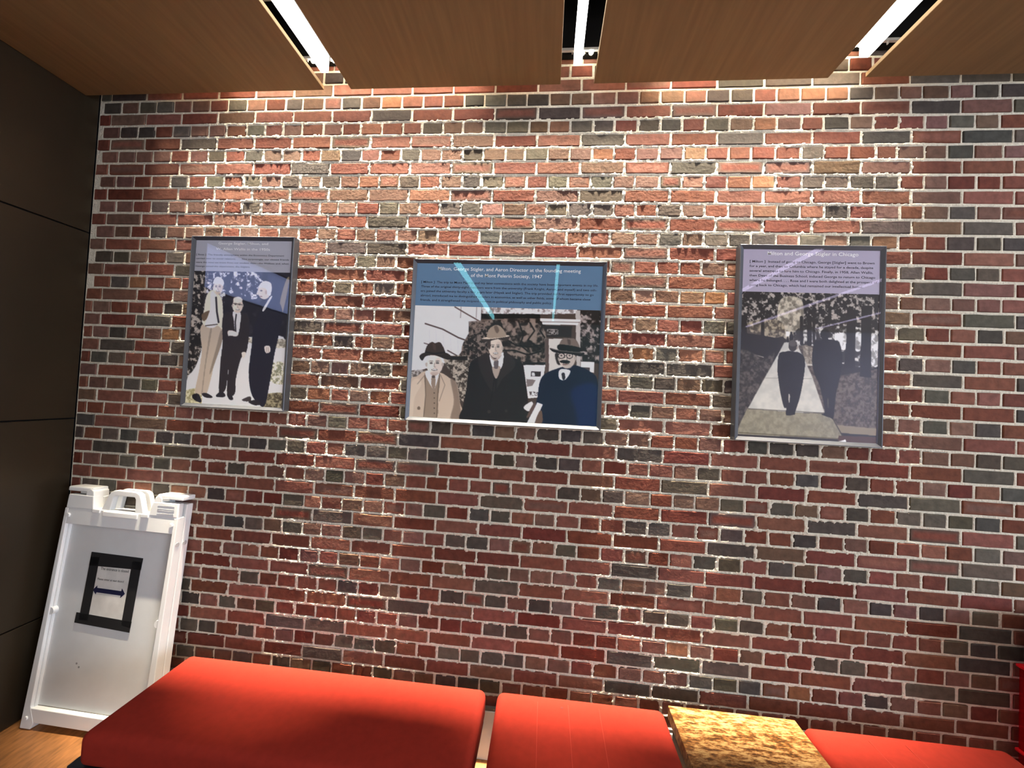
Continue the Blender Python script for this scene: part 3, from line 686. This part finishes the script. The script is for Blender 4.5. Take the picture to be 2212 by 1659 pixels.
P.face(893, 868, 62, 88, (206, 190, 178), 0, True); P.poly([(842, 930), (893, 965), (945, 925), (930, 960), (893, 985), (856, 965)], (150, 132, 122), soft=2, a=.8)
P.ell(836, 840, 14, 40, (60, 46, 42), 0, 2)
P.poly([(764, 792), (830, 772), (900, 776), (980, 758), (1016, 772), (1000, 802), (960, 800), (900, 792), (830, 812), (790, 812)], (52, 40, 36))
P.poly([(764, 788), (830, 768), (900, 772), (985, 756), (1014, 766), (900, 784), (830, 790)], (196, 182, 168))
P.poly([(818, 774), (830, 712), (868, 676), (905, 666), (945, 686), (975, 726), (984, 766), (900, 778)], (146, 128, 112)); P.poly([(880, 680), (905, 672), (925, 712), (908, 740), (890, 720)], (84, 68, 60), soft=3, a=.8)
# man on the right, moustache and spectacles
P.poly([(1236, 1545), (1262, 1300), (1306, 1120), (1450, 1048), (1590, 1022), (1740, 1085), (1800, 1190), (1795, 1580), (1400, 1580)], (13, 17, 40))
P.poly([(1560, 1250), (1700, 1180), (1800, 1230), (1795, 1580), (1640, 1580), (1600, 1420)], (12, 26, 70), soft=60, a=.8)  # blue reflection in the glass, painted into the coat colour
P.poly([(1452, 1085), (1480, 1056), (1552, 1068), (1545, 1105), (1505, 1152), (1460, 1140)], (226, 228, 234)); P.poly([(1478, 1095), (1505, 1090), (1510, 1140), (1488, 1150)], (40, 38, 46))
P.poly([(1420, 930), (1450, 920), (1470, 1010), (1440, 1010)], (40, 32, 32), soft=2)
P.face(1528, 962, 74, 88, (196, 182, 172), .08, False)
P.ell(1508, 992, 48, 15, (20, 16, 18), .05); P.ell(1510, 1016, 26, 6, (120, 92, 86))
for cx in (1478, 1550):
    P.ell(cx, 940, 31, 27, (22, 18, 20)); P.ell(cx, 940, 24, 20, (180, 166, 158)); P.ell(cx, 938, 9, 6, (40, 32, 32))
P.poly([(1376, 872), (1440, 888), (1540, 892), (1640, 908), (1684, 918), (1650, 946), (1560, 926), (1460, 918), (1400, 902)], (22, 16, 17)); P.line([(1378, 872), (1460, 896), (1660, 916)], 6, (120, 106, 100), .8)
P.poly([(1450, 884), (1468, 820), (1500, 784), (1545, 792), (1590, 790), (1628, 830), (1640, 904), (1540, 898)], (108, 92, 84)); P.poly([(1450, 884), (1462, 840), (1640, 868), (1642, 906), (1540, 898)], (20, 15, 16)); P.poly([(1530, 796), (1556, 800), (1560, 840), (1540, 840)], (66, 52, 48), soft=3, a=.8)
P.poly([(1165, 1532), (1262, 1346), (1310, 1364), (1232, 1538)], (216, 220, 232), sm=False); P.poly([(1140, 1388), (1212, 1338), (1222, 1392), (1184, 1424)], (210, 210, 216)); P.poly([(1180, 1440), (1225, 1360), (1250, 1365), (1200, 1460), (1165, 1480)], (86, 66, 60)); P.poly([(1270, 1440), (1300, 1420), (1305, 1520), (1240, 1535)], (92, 72, 62))
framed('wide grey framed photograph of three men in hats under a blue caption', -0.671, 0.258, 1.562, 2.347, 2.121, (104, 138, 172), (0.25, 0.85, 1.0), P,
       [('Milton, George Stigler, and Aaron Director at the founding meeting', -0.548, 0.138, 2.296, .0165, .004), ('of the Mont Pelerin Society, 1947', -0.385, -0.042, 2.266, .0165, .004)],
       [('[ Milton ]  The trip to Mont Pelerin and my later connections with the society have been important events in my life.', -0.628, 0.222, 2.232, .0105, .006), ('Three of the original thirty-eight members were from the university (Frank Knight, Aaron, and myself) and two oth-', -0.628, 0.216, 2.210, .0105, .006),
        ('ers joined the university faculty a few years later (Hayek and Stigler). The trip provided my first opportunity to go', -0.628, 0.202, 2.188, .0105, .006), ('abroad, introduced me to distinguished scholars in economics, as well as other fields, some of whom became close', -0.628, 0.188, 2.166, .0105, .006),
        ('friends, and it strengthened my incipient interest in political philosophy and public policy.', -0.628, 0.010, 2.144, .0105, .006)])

# --- upright picture: two men walking away down a path
P = Painter([(168, 425), (1228, 445), (1195, 1560), (130, 1505)], 314, 330, 3)
P.put(np.ones_like(P.X), (28, 25, 24))
P.mottle([(120, 410), (1240, 410), (1230, 720), (120, 740)], (24, 21, 21), (150, 142, 136), 24, 1, .60, 7, sm=False)
P.mottle([(470, 480), (620, 480), (640, 640), (600, 770), (500, 780), (440, 660)], (96, 90, 80), (176, 168, 152), 30, 2, .5, 4)
P.mottle([(210, 660), (450, 640), (480, 760), (210, 760)], (60, 54, 48), (150, 138, 118), 24, 3, .52, 4)
P.mottle([(600, 700), (1220, 720), (1220, 980), (880, 960), (640, 900)], (36, 32, 30), (190, 188, 184), 30, 4, .58, 6)
P.mottle([(880, 745), (970, 745), (960, 860), (900, 830)], (140, 138, 136), (226, 226, 226), 30, 5, .45, 5); P.mottle([(1160, 770), (1220, 770), (1215, 970), (1160, 960)], (120, 118, 116), (216, 216, 218), 30, 6, .5, 5); P.mottle([(1040, 740), (1090, 740), (1080, 860), (1036, 860)], (120, 118, 116), (206, 206, 206), 30, 7, .5, 5)
P.poly([(150, 745), (370, 762), (440, 790), (450, 850), (380, 880), (330, 920), (150, 870)], (22, 20, 19))
P.line([(150, 888), (250, 898), (330, 918)], 9, (150, 142, 130))
P.mottle([(120, 890), (330, 920), (420, 890), (340, 1080), (250, 1220), (200, 1330), (150, 1430), (110, 1450)], (30, 27, 25), (78, 72, 66), 22, 8, .52, 3)
P.mottle([(600, 830), (720, 830), (740, 1040), (880, 1060), (1220, 1000), (1220, 1450), (880, 1430), (790, 1330), (690, 1060)], (48, 41, 37), (92, 82, 72), 18, 9, .5, 3, sm=False)
P.mottle([(640, 830), (720, 860), (720, 960), (650, 970)], (90, 82, 72), (150, 140, 124), 18, 10, .5, 3); P.poly([(640, 968), (715, 965), (718, 980), (650, 980)], (168, 162, 150), sm=False)
P.mottle([(492, 806), (575, 800), (620, 880), (705, 1060), (800, 1330), (600, 1330), (210, 1300), (340, 1070), (440, 900)], (160, 160, 154), (182, 180, 172), 60, 11, .5, 2, sm=False)
P.mottle([(205, 1300), (600, 1330), (800, 1335), (860, 1370), (930, 1500), (900, 1525), (118, 1490), (150, 1410)], (104, 100, 84), (132, 126, 106), 26, 12, .5, 2, sm=False)
P.poly([(890, 1420), (1200, 1448), (1196, 1500), (920, 1480)], (116, 106, 88), sm=False); P.poly([(905, 1500), (1200, 1510), (1195, 1570), (900, 1540)], (60, 38, 30), sm=False); P.poly([(900, 1545), (960, 1528), (965, 1556)], (200, 200, 200), sm=False)
P.line([(210, 1300), (800, 1332)], 5, (74, 70, 62)); P.line([(340, 1072), (700, 1076)], 4, (120, 118, 112)); P.line([(140, 1478), (900, 1522)], 5, (66, 58, 36)); P.line([(860, 1372), (936, 1500)], 6, (46, 42, 34))
for t in ([(975, 560), (1052, 560), (1040, 700), (1034, 1000), (950, 990), (968, 800)], [(1088, 530), (1170, 530), (1160, 800), (1158, 1068), (1070, 1060), (1082, 800)]): P.poly(t, (20, 17, 17), sm=False)
for x, w_ in ((185, 40), (325, 26), (625, 26), (685, 36), (720, 20)): P.line([(x, 620), (x, 815)], w_, (22, 19, 18))
P.poly([(505, 725), (535, 725), (535, 760), (505, 760)], (206, 204, 200), sm=False); P.ell(546, 772, 16, 34, (14, 12, 12)); P.ell(546, 735, 9, 9, (20, 17, 17)); P.ell(518, 785, 8, 24, (16, 14, 14))
# the two walkers
P.poly([(452, 892), (500, 875), (545, 868), (600, 880), (642, 912), (650, 985), (632, 1108), (608, 1220), (572, 1330), (575, 1342), (505, 1348), (505, 1295), (488, 1290), (464, 1200), (448, 1100), (438, 1000)], (13, 12, 14))
P.poly([(522, 1195), (534, 1200), (530, 1250), (524, 1250)], (150, 146, 136)); P.line([(532, 866), (580, 874)], 7, (196, 192, 186)); P.ell(557, 832, 34, 42, (40, 36, 35)); P.ell(556, 812, 32, 24, (66, 62, 60)); P.ell(590, 845, 6, 12, (120, 108, 100))
P.poly([(722, 806), (760, 790), (810, 780), (880, 790), (918, 812), (938, 930), (915, 1080), (892, 1170), (880, 1250), (866, 1368), (840, 1366), (775, 1342), (802, 1322), (780, 1200), (755, 1110), (722, 1040), (704, 930)], (11, 10, 12))
P.ell(805, 745, 36, 42, (16, 14, 15)); P.poly([(822, 1220), (832, 1240), (828, 1300), (822, 1270)], (60, 54, 46)); P.line([(440, 945), (640, 940)], 2, (34, 32, 34), .7)
framed('grey framed photograph of two men walking away, right of the wide blue one', 0.846, 1.458, 1.554, 2.438, 2.226, (178, 171, 194), (0.74, 0.66, 1.0), P,
       [('Milton and George Stigler in Chicago', 0.968, 1.350, 2.394, .0165, .004)],
       [('[ Milton ]  Instead of going to Chicago, George [Stigler] went to Brown', 0.893, 1.417, 2.359, .0108, .006), ('for a year, and then to Columbia where he stayed for a decade, despite', 0.893, 1.412, 2.338, .0108, .006),
        ('several attempts to lure him to Chicago. Finally, in 1958, Allen Wallis,', 0.893, 1.412, 2.3165, .0108, .006), ('then Dean of the Business School, induced George to return to Chicago', 0.893, 1.421, 2.295, .0108, .006),
        ('where he belonged. . . . Rose and I were both delighted at the prospect of', 0.893, 1.430, 2.2735, .0108, .006), ('going back to Chicago, which had remained our intellectual home.', 0.893, 1.372, 2.252, .0108, .006)])

# ------------------------------------------------------------------ white folding sign leaning by the bronze wall
m_plastic = mat('white_sign_plastic', (240, 241, 242), rough=0.42, noise=(5, 4, 0.96, 1.02))
m_insert = mat('white_insert_sheet', (222, 224, 225), rough=0.5, noise=(7, 5, 0.93, 1.02))
m_paper = mat('printed_paper', (226, 224, 220), rough=0.7, noise=(14, 3, 0.84, 1.05))
m_tape = mat('black_cloth_tape', (22, 23, 26), rough=0.65, bump=(260, 3, 0.3, 0.001))
m_navy = mat('navy_print', (10, 16, 58), rough=0.6)
m_ink = mat('sign_lettering', (60, 60, 58), rough=0.7)
m_emboss = mat('embossed_grey', (190, 192, 194), rough=0.5)
sg = empty('folding_sign', (-2.102, -0.170, 0.0), (math.radians(-4.8), math.radians(0.9), 0))
tag(sg, 'white plastic folding sidewalk sign with a taped paper notice, leaning in the corner', 'sign')
TH = 0.040
bm = bmesh.new()
add_prism(bm, [(-0.330, 0.0), (-0.275, 0.0), (-0.262, 0.03), (-0.292, 0.10), (-0.292, 1.03), (-0.311, 1.03), (-0.318, 0.5)], 0.0, TH, 0.003)
add_prism(bm, [(0.330, 0.0), (0.275, 0.0), (0.262, 0.03), (0.292, 0.10), (0.292, 1.03), (0.311, 1.03), (0.318, 0.5)], 0.0, TH, 0.003)
add_prism(bm, [(-0.30, 0.030), (0.30, 0.030), (0.297, 0.092), (-0.297, 0.092)], 0.001, TH, 0.003)
add_prism(bm, [(-0.308, 0.952), (0.308, 0.952), (0.306, 1.034), (-0.306, 1.034)], 0.001, TH, 0.003)
for s in (-1, 1):   # sloping inner faces of the tray
    add_prism(bm, [(s * 0.2925, 0.09), (s * 0.2925, 0.955), (s * 0.285, 0.955), (s * 0.285, 0.09)], 0.012, TH, 0.0)
from_bm('front_frame', bm, m_plastic, sg)
ins = box('insert_panel', -0.294, 0.294, 0.024, 0.034, 0.088, 0.956, m_insert, sg)
for x, z in ((-0.12, 0.30), (-0.105, 0.285)):
    bm = bmesh.new(); add_cyl(bm, (x, 0.0236, z), (x, 0.025, z), 0.005, seg=8); o = from_bm('scuff', bm, mat('grey_scuff', (150, 150, 150), rough=0.7), ins)
for z in (0.0905, 0.9475):
    box('gap_shade_strip', -0.284, 0.284, 0.0225, 0.026, z, z + 0.0045, m_gray, ins)  # grey strips draw in the shaded gaps and the dirt line
for s in (-1, 1):   # ears with latch caps
    bm = bmesh.new()
    add_prism(bm, [(s * 0.152, 1.030), (s * 0.306, 1.030), (s * 0.304, 1.098), (s * 0.165, 1.098)], 0.0, 0.030, 0.004)
    add_prism(bm, [(s * 0.152, 1.030), (s * 0.215, 1.030), (s * 0.212, 1.115), (s * 0.190, 1.134), (s * 0.170, 1.120)], 0.002, 0.074, 0.005)
    from_bm('ear', bm, m_plastic, sg)
    cap = box('latch_cap', min(s * 0.178, s * 0.318), max(s * 0.178, s * 0.318), 0.004, 0.076, 1.112, 1.136, m_plastic, sg, bev=0.006)
    box('latch_slot', min(s * 0.21, s * 0.245), max(s * 0.21, s * 0.245), 0.0035, 0.02, 1.105, 1.118, m_emboss, cap, bev=0.001)
for z in (1.082, 1.066, 1.058, 1.044):
    box('embossed_line', 0.195, 0.285, -0.0008, 0.002, z, z + 0.0025, m_emboss, sg)
# carrying handle: an arch above the top rail
bm = bmesh.new()
outer = [(-0.118, 1.030), (-0.092, 1.10), (-0.082, 1.122), (-0.060, 1.134), (0.060, 1.134), (0.082, 1.122), (0.092, 1.10), (0.118, 1.030)]
inner = [(0.070, 1.030), (0.062, 1.098), (0.054, 1.108), (-0.054, 1.108), (-0.062, 1.098), (-0.070, 1.030)]
add_prism(bm, outer + inner, 0.006, 0.032, 0.003); add_prism(bm, outer + inner, 0.052, 0.074, 0.003)
add_box(bm, -0.056, 0.056, 0.004, 0.074, 1.028, 1.036, 0.002)
from_bm('handle', bm, m_plastic, sg)
for a, b in ((-0.155, -0.112), (0.112, 0.155)):
    box('notch_sill', a, b, -0.004, 0.076, 1.018, 1.036, m_plastic, sg, bev=0.003)
box('handle_sill', -0.095, 0.095, -0.004, 0.010, 1.006, 1.030, m_plastic, sg, bev=0.003)
for x in (-0.283, 0.283):
    bm = bmesh.new(); add_cyl(bm, (x, -0.006, 0.995), (x, 0.004, 0.995), 0.009, 0.011); from_bm('stud', bm, m_plastic, sg)
for x in (-0.302, 0.302):
    bm = bmesh.new(); add_cyl(bm, (x, -0.005, 0.048), (x, 0.004, 0.048), 0.008, 0.010); from_bm('stud', bm, m_plastic, sg)
for x in (-0.289, 0.289):
    bm = bmesh.new(); add_cyl(bm, (x, 0.004, 0.533), (x, 0.024, 0.533), 0.017, 0.019, 18); from_bm('side_grip', bm, m_plastic, sg)
# folded back half
bm = bmesh.new()
add_prism(bm, [(-0.330, 0.0), (-0.275, 0.0), (-0.262, 0.03), (0.262, 0.03), (0.275, 0.0), (0.330, 0.0), (0.318, 0.5), (0.309, 1.09), (0.155, 1.09), (0.155, 1.034), (-0.155, 1.034), (-0.155, 1.09), (-0.309, 1.09), (-0.318, 0.5)], TH + 0.003, 0.079, 0.004)
from_bm('back_half', bm, m_plastic, sg)
for y in (0.018, 0.058):
    bm = bmesh.new(); add_cyl(bm, (0.309, y, 0.90), (0.3145, y, 0.90), 0.011, 0.011, 16); from_bm('side_rivet', bm, m_emboss, sg)
# the notice: sheet of paper with black tape on all four sides
Y = 0.0225
pap = box('notice', -0.105, 0.088, Y, 0.0238, 0.505, 0.768, m_paper, sg)
def tape(pts):
    bm = bmesh.new(); add_prism(bm, pts, Y - 0.0012, Y + 0.0008); from_bm('tape_strip', bm, m_tape, pap)
tape([(-0.146, 0.757), (0.137, 0.762), (0.139, 0.818), (-0.145, 0.822)]); tape([(-0.170, 0.484), (0.132, 0.470), (0.134, 0.520), (-0.168, 0.532)])
tape([(-0.148, 0.50), (-0.100, 0.50), (-0.096, 0.80), (-0.145, 0.80)]); tape([(0.083, 0.50), (0.132, 0.49), (0.136, 0.80), (0.085, 0.80)])
bm = bmesh.new(); zc = 0.645
add_prism(bm, [(-0.102, zc), (-0.082, zc + 0.022), (-0.080, zc + 0.011), (0.052, zc + 0.009), (0.054, zc + 0.022), (0.074, zc - 0.002), (0.052, zc - 0.024), (0.053, zc - 0.012), (-0.080, zc - 0.010), (-0.083, zc - 0.020)], Y - 0.0006, Y + 0.0002)
from_bm('arrow', bm, m_navy, pap)
text_mesh([('The entrance is closed', -0.080, 0.074, 0.743, .0135, .008)], m_ink, pap, 'heading_lettering', Y - 0.0005)
text_mesh([('Please enter at east doors!', -0.087, 0.058, 0.694, .0100, .006)], m_ink, pap, 'line_lettering', Y - 0.0005)

# ------------------------------------------------------------------ red benches and the table between them
m_red = mat('red_wool_upholstery', (140, 40, 29), rough=0.95, spec=0.15, noise=(34, 5, 0.93, 1.05), bump=(900, 2, 0.25, 0.0015))
m_red.node_tree.nodes['Principled BSDF'].inputs['Sheen Weight'].default_value = 0.0
m_base = mat('dark_bench_frame', (20, 19, 26), rough=0.5)
m_steel = mat('bench_leg_steel', (70, 70, 72), rough=0.35, metal=0.9)
def bench(label, x0, x1, base_l=0.0, base_r=0.0):
    t = empty('upholstered_bench', ((x0 + x1) / 2, -0.372, 0.0)); tag(t, label, 'bench', 'red benches along the brick wall')
    w = x1 - x0
    rounded_box('cushion', w, 0.436, 0.117, 0.030, 0.006, m_red, t, (0, 0, 0.320), n=(max(12, int(w * 24)), 14, 6))
    box('base_board', -w / 2 - base_l + 0.006, w / 2 + base_r - 0.006, -0.214, 0.205, 0.296, 0.321, m_base, t, bev=0.003)
    for sx in (-1, 1):
        for sy in (-1, 1):
            bm = bmesh.new(); x = sx * (w / 2 - 0.12); y = sy * 0.15
            add_cyl(bm, (x, y, 0.012), (x, y, 0.298), 0.016); add_cyl(bm, (x, y, 0.0), (x, y, 0.014), 0.026)
            from_bm('leg', bm, m_steel, t, False)
    return t
bench('long red upholstered bench in front of the white folding sign', -1.590, -0.196, base_l=0.045)
b2 = bench('red upholstered bench between the long red bench and the wooden table', -0.148, 0.545)
bm = bmesh.new(); add_cyl(bm, (-0.075, 0.148, 0.4415), (-0.075, 0.148, 0.4427), 0.006, 0.004, 8)
o = from_bm('stain', bm, mat('dark_stain', (90, 28, 22), rough=0.9), b2)
b3 = bench('red upholstered bench right of the wooden table', 1.086, 1.830)
m_seam = mat('red_crease', (158, 50, 34), rough=0.95)
for b, xs in ((b2, (-0.175, -0.05, 0.075)), (b3, (-0.16, -0.03))):
    for x in xs: box('crease', x, x + 0.0018, -0.165, 0.165, 0.4415, 0.4432, m_seam, b)
# side table
def wood_mat():
    m = mat('worn_laminate_wood', (176, 118, 62), rough=0.3, spec=0.5, bump=(70, 4, 0.12, 0.002), stretch=(0.35, 1.6, 1))
    N, Lk = m.node_tree.nodes, m.node_tree.links
    tc = N.new('ShaderNodeTexCoord'); mp = N.new('ShaderNodeMapping'); mp.inputs['Scale'].default_value = (0.5, 1.7, 1)
    nz = N.new('ShaderNodeTexNoise'); nz.inputs['Scale'].default_value = 42; nz.inputs['Detail'].default_value = 8; nz.inputs['Roughness'].default_value = 0.75
    cr = N.new('ShaderNodeValToRGB'); e = cr.color_ramp
    e.elements[0].position = 0.40; e.elements[0].color = L4(70, 42, 17); e.elements[1].position = 0.58; e.elements[1].color = L4(176, 142, 96)
    k = e.elements.new(0.48); k.color = L4(126, 80, 36)
    Lk.new(tc.outputs['Object'], mp.inputs['Vector']); Lk.new(mp.outputs['Vector'], nz.inputs['Vector']); Lk.new(nz.outputs['Fac'], cr.inputs['Fac'])
    Lk.new(cr.outputs['Color'], N['Principled BSDF'].inputs['Base Color'])
    return m
tb = empty('side_table', (0.818, -0.372, 0.0)); tag(tb, 'worn brown wooden table set between two red benches', 'table')
box('table_top', -0.250, 0.250, -0.228, 0.228, 0.392, 0.442, wood_mat(), tb, bev=0.0015, seg=1)
box('apron', -0.235, 0.235, -0.21, 0.21, 0.300, 0.393, m_base, tb, bev=0.003)
for sx in (-1, 1):
    for sy in (-1, 1):
        bm = bmesh.new(); x, y = sx * 0.19, sy * 0.16
        add_cyl(bm, (x, y, 0.012), (x, y, 0.302), 0.016); add_cyl(bm, (x, y, 0.0), (x, y, 0.014), 0.026); from_bm('leg', bm, m_steel, tb)

# ------------------------------------------------------------------ red plastic stand at the right edge
m_redp = mat('red_plastic', (196, 18, 30), rough=0.3)
m_redt = bpy.data.materials.new('translucent_red_plastic'); m_redt.use_nodes = True
N, Lk = m_redt.node_tree.nodes, m_redt.node_tree.links
tr = N.new('ShaderNodeBsdfTransparent'); tr.inputs['Color'].default_value = (0.86, 0.38, 0.4, 1)
mx = N.new('ShaderNodeMixShader'); mx.inputs['Fac'].default_value = 0.22
N['Principled BSDF'].inputs['Base Color'].default_value = L4(190, 30, 44); N['Principled BSDF'].inputs['Roughness'].default_value = 0.25
Lk.new(tr.outputs['BSDF'], mx.inputs[1]); Lk.new(N['Principled BSDF'].outputs['BSDF'], mx.inputs[2]); Lk.new(mx.outputs['Shader'], N['Material Output'].inputs['Surface'])
rs = empty('plastic_stand', (2.176, -0.20, 0.0)); tag(rs, 'red plastic stand at the right end of the brick wall', 'stand')
def shell(name, w, d, z0, z1, m, th=0.004):
    bm = bmesh.new()
    add_box(bm, -w, -w + th, -d, d, z0, z1); add_box(bm, w - th, w, -d, d, z0, z1); add_box(bm, -w, w, -d, -d + th, z0, z1); add_box(bm, -w, w, d - th, d, z0, z1); add_box(bm, -w, w, -d, d, z0, z0 + th)
    return from_bm(name, bm, m, rs)
shell('bin', 0.178, 0.155, 0.004, 0.345, m_redt); shell('bin', 0.178, 0.155, 0.36, 0.685, m_redt)
for z in (0.345, 0.685):
    box('rim', -0.186, 0.186, -0.163, 0.163, z, z + 0.013, m_redp, rs, bev=0.004)
box('cover', -0.166, 0.166, -0.145, 0.145, 0.698, 0.915, m_redp, rs, bev=0.012)
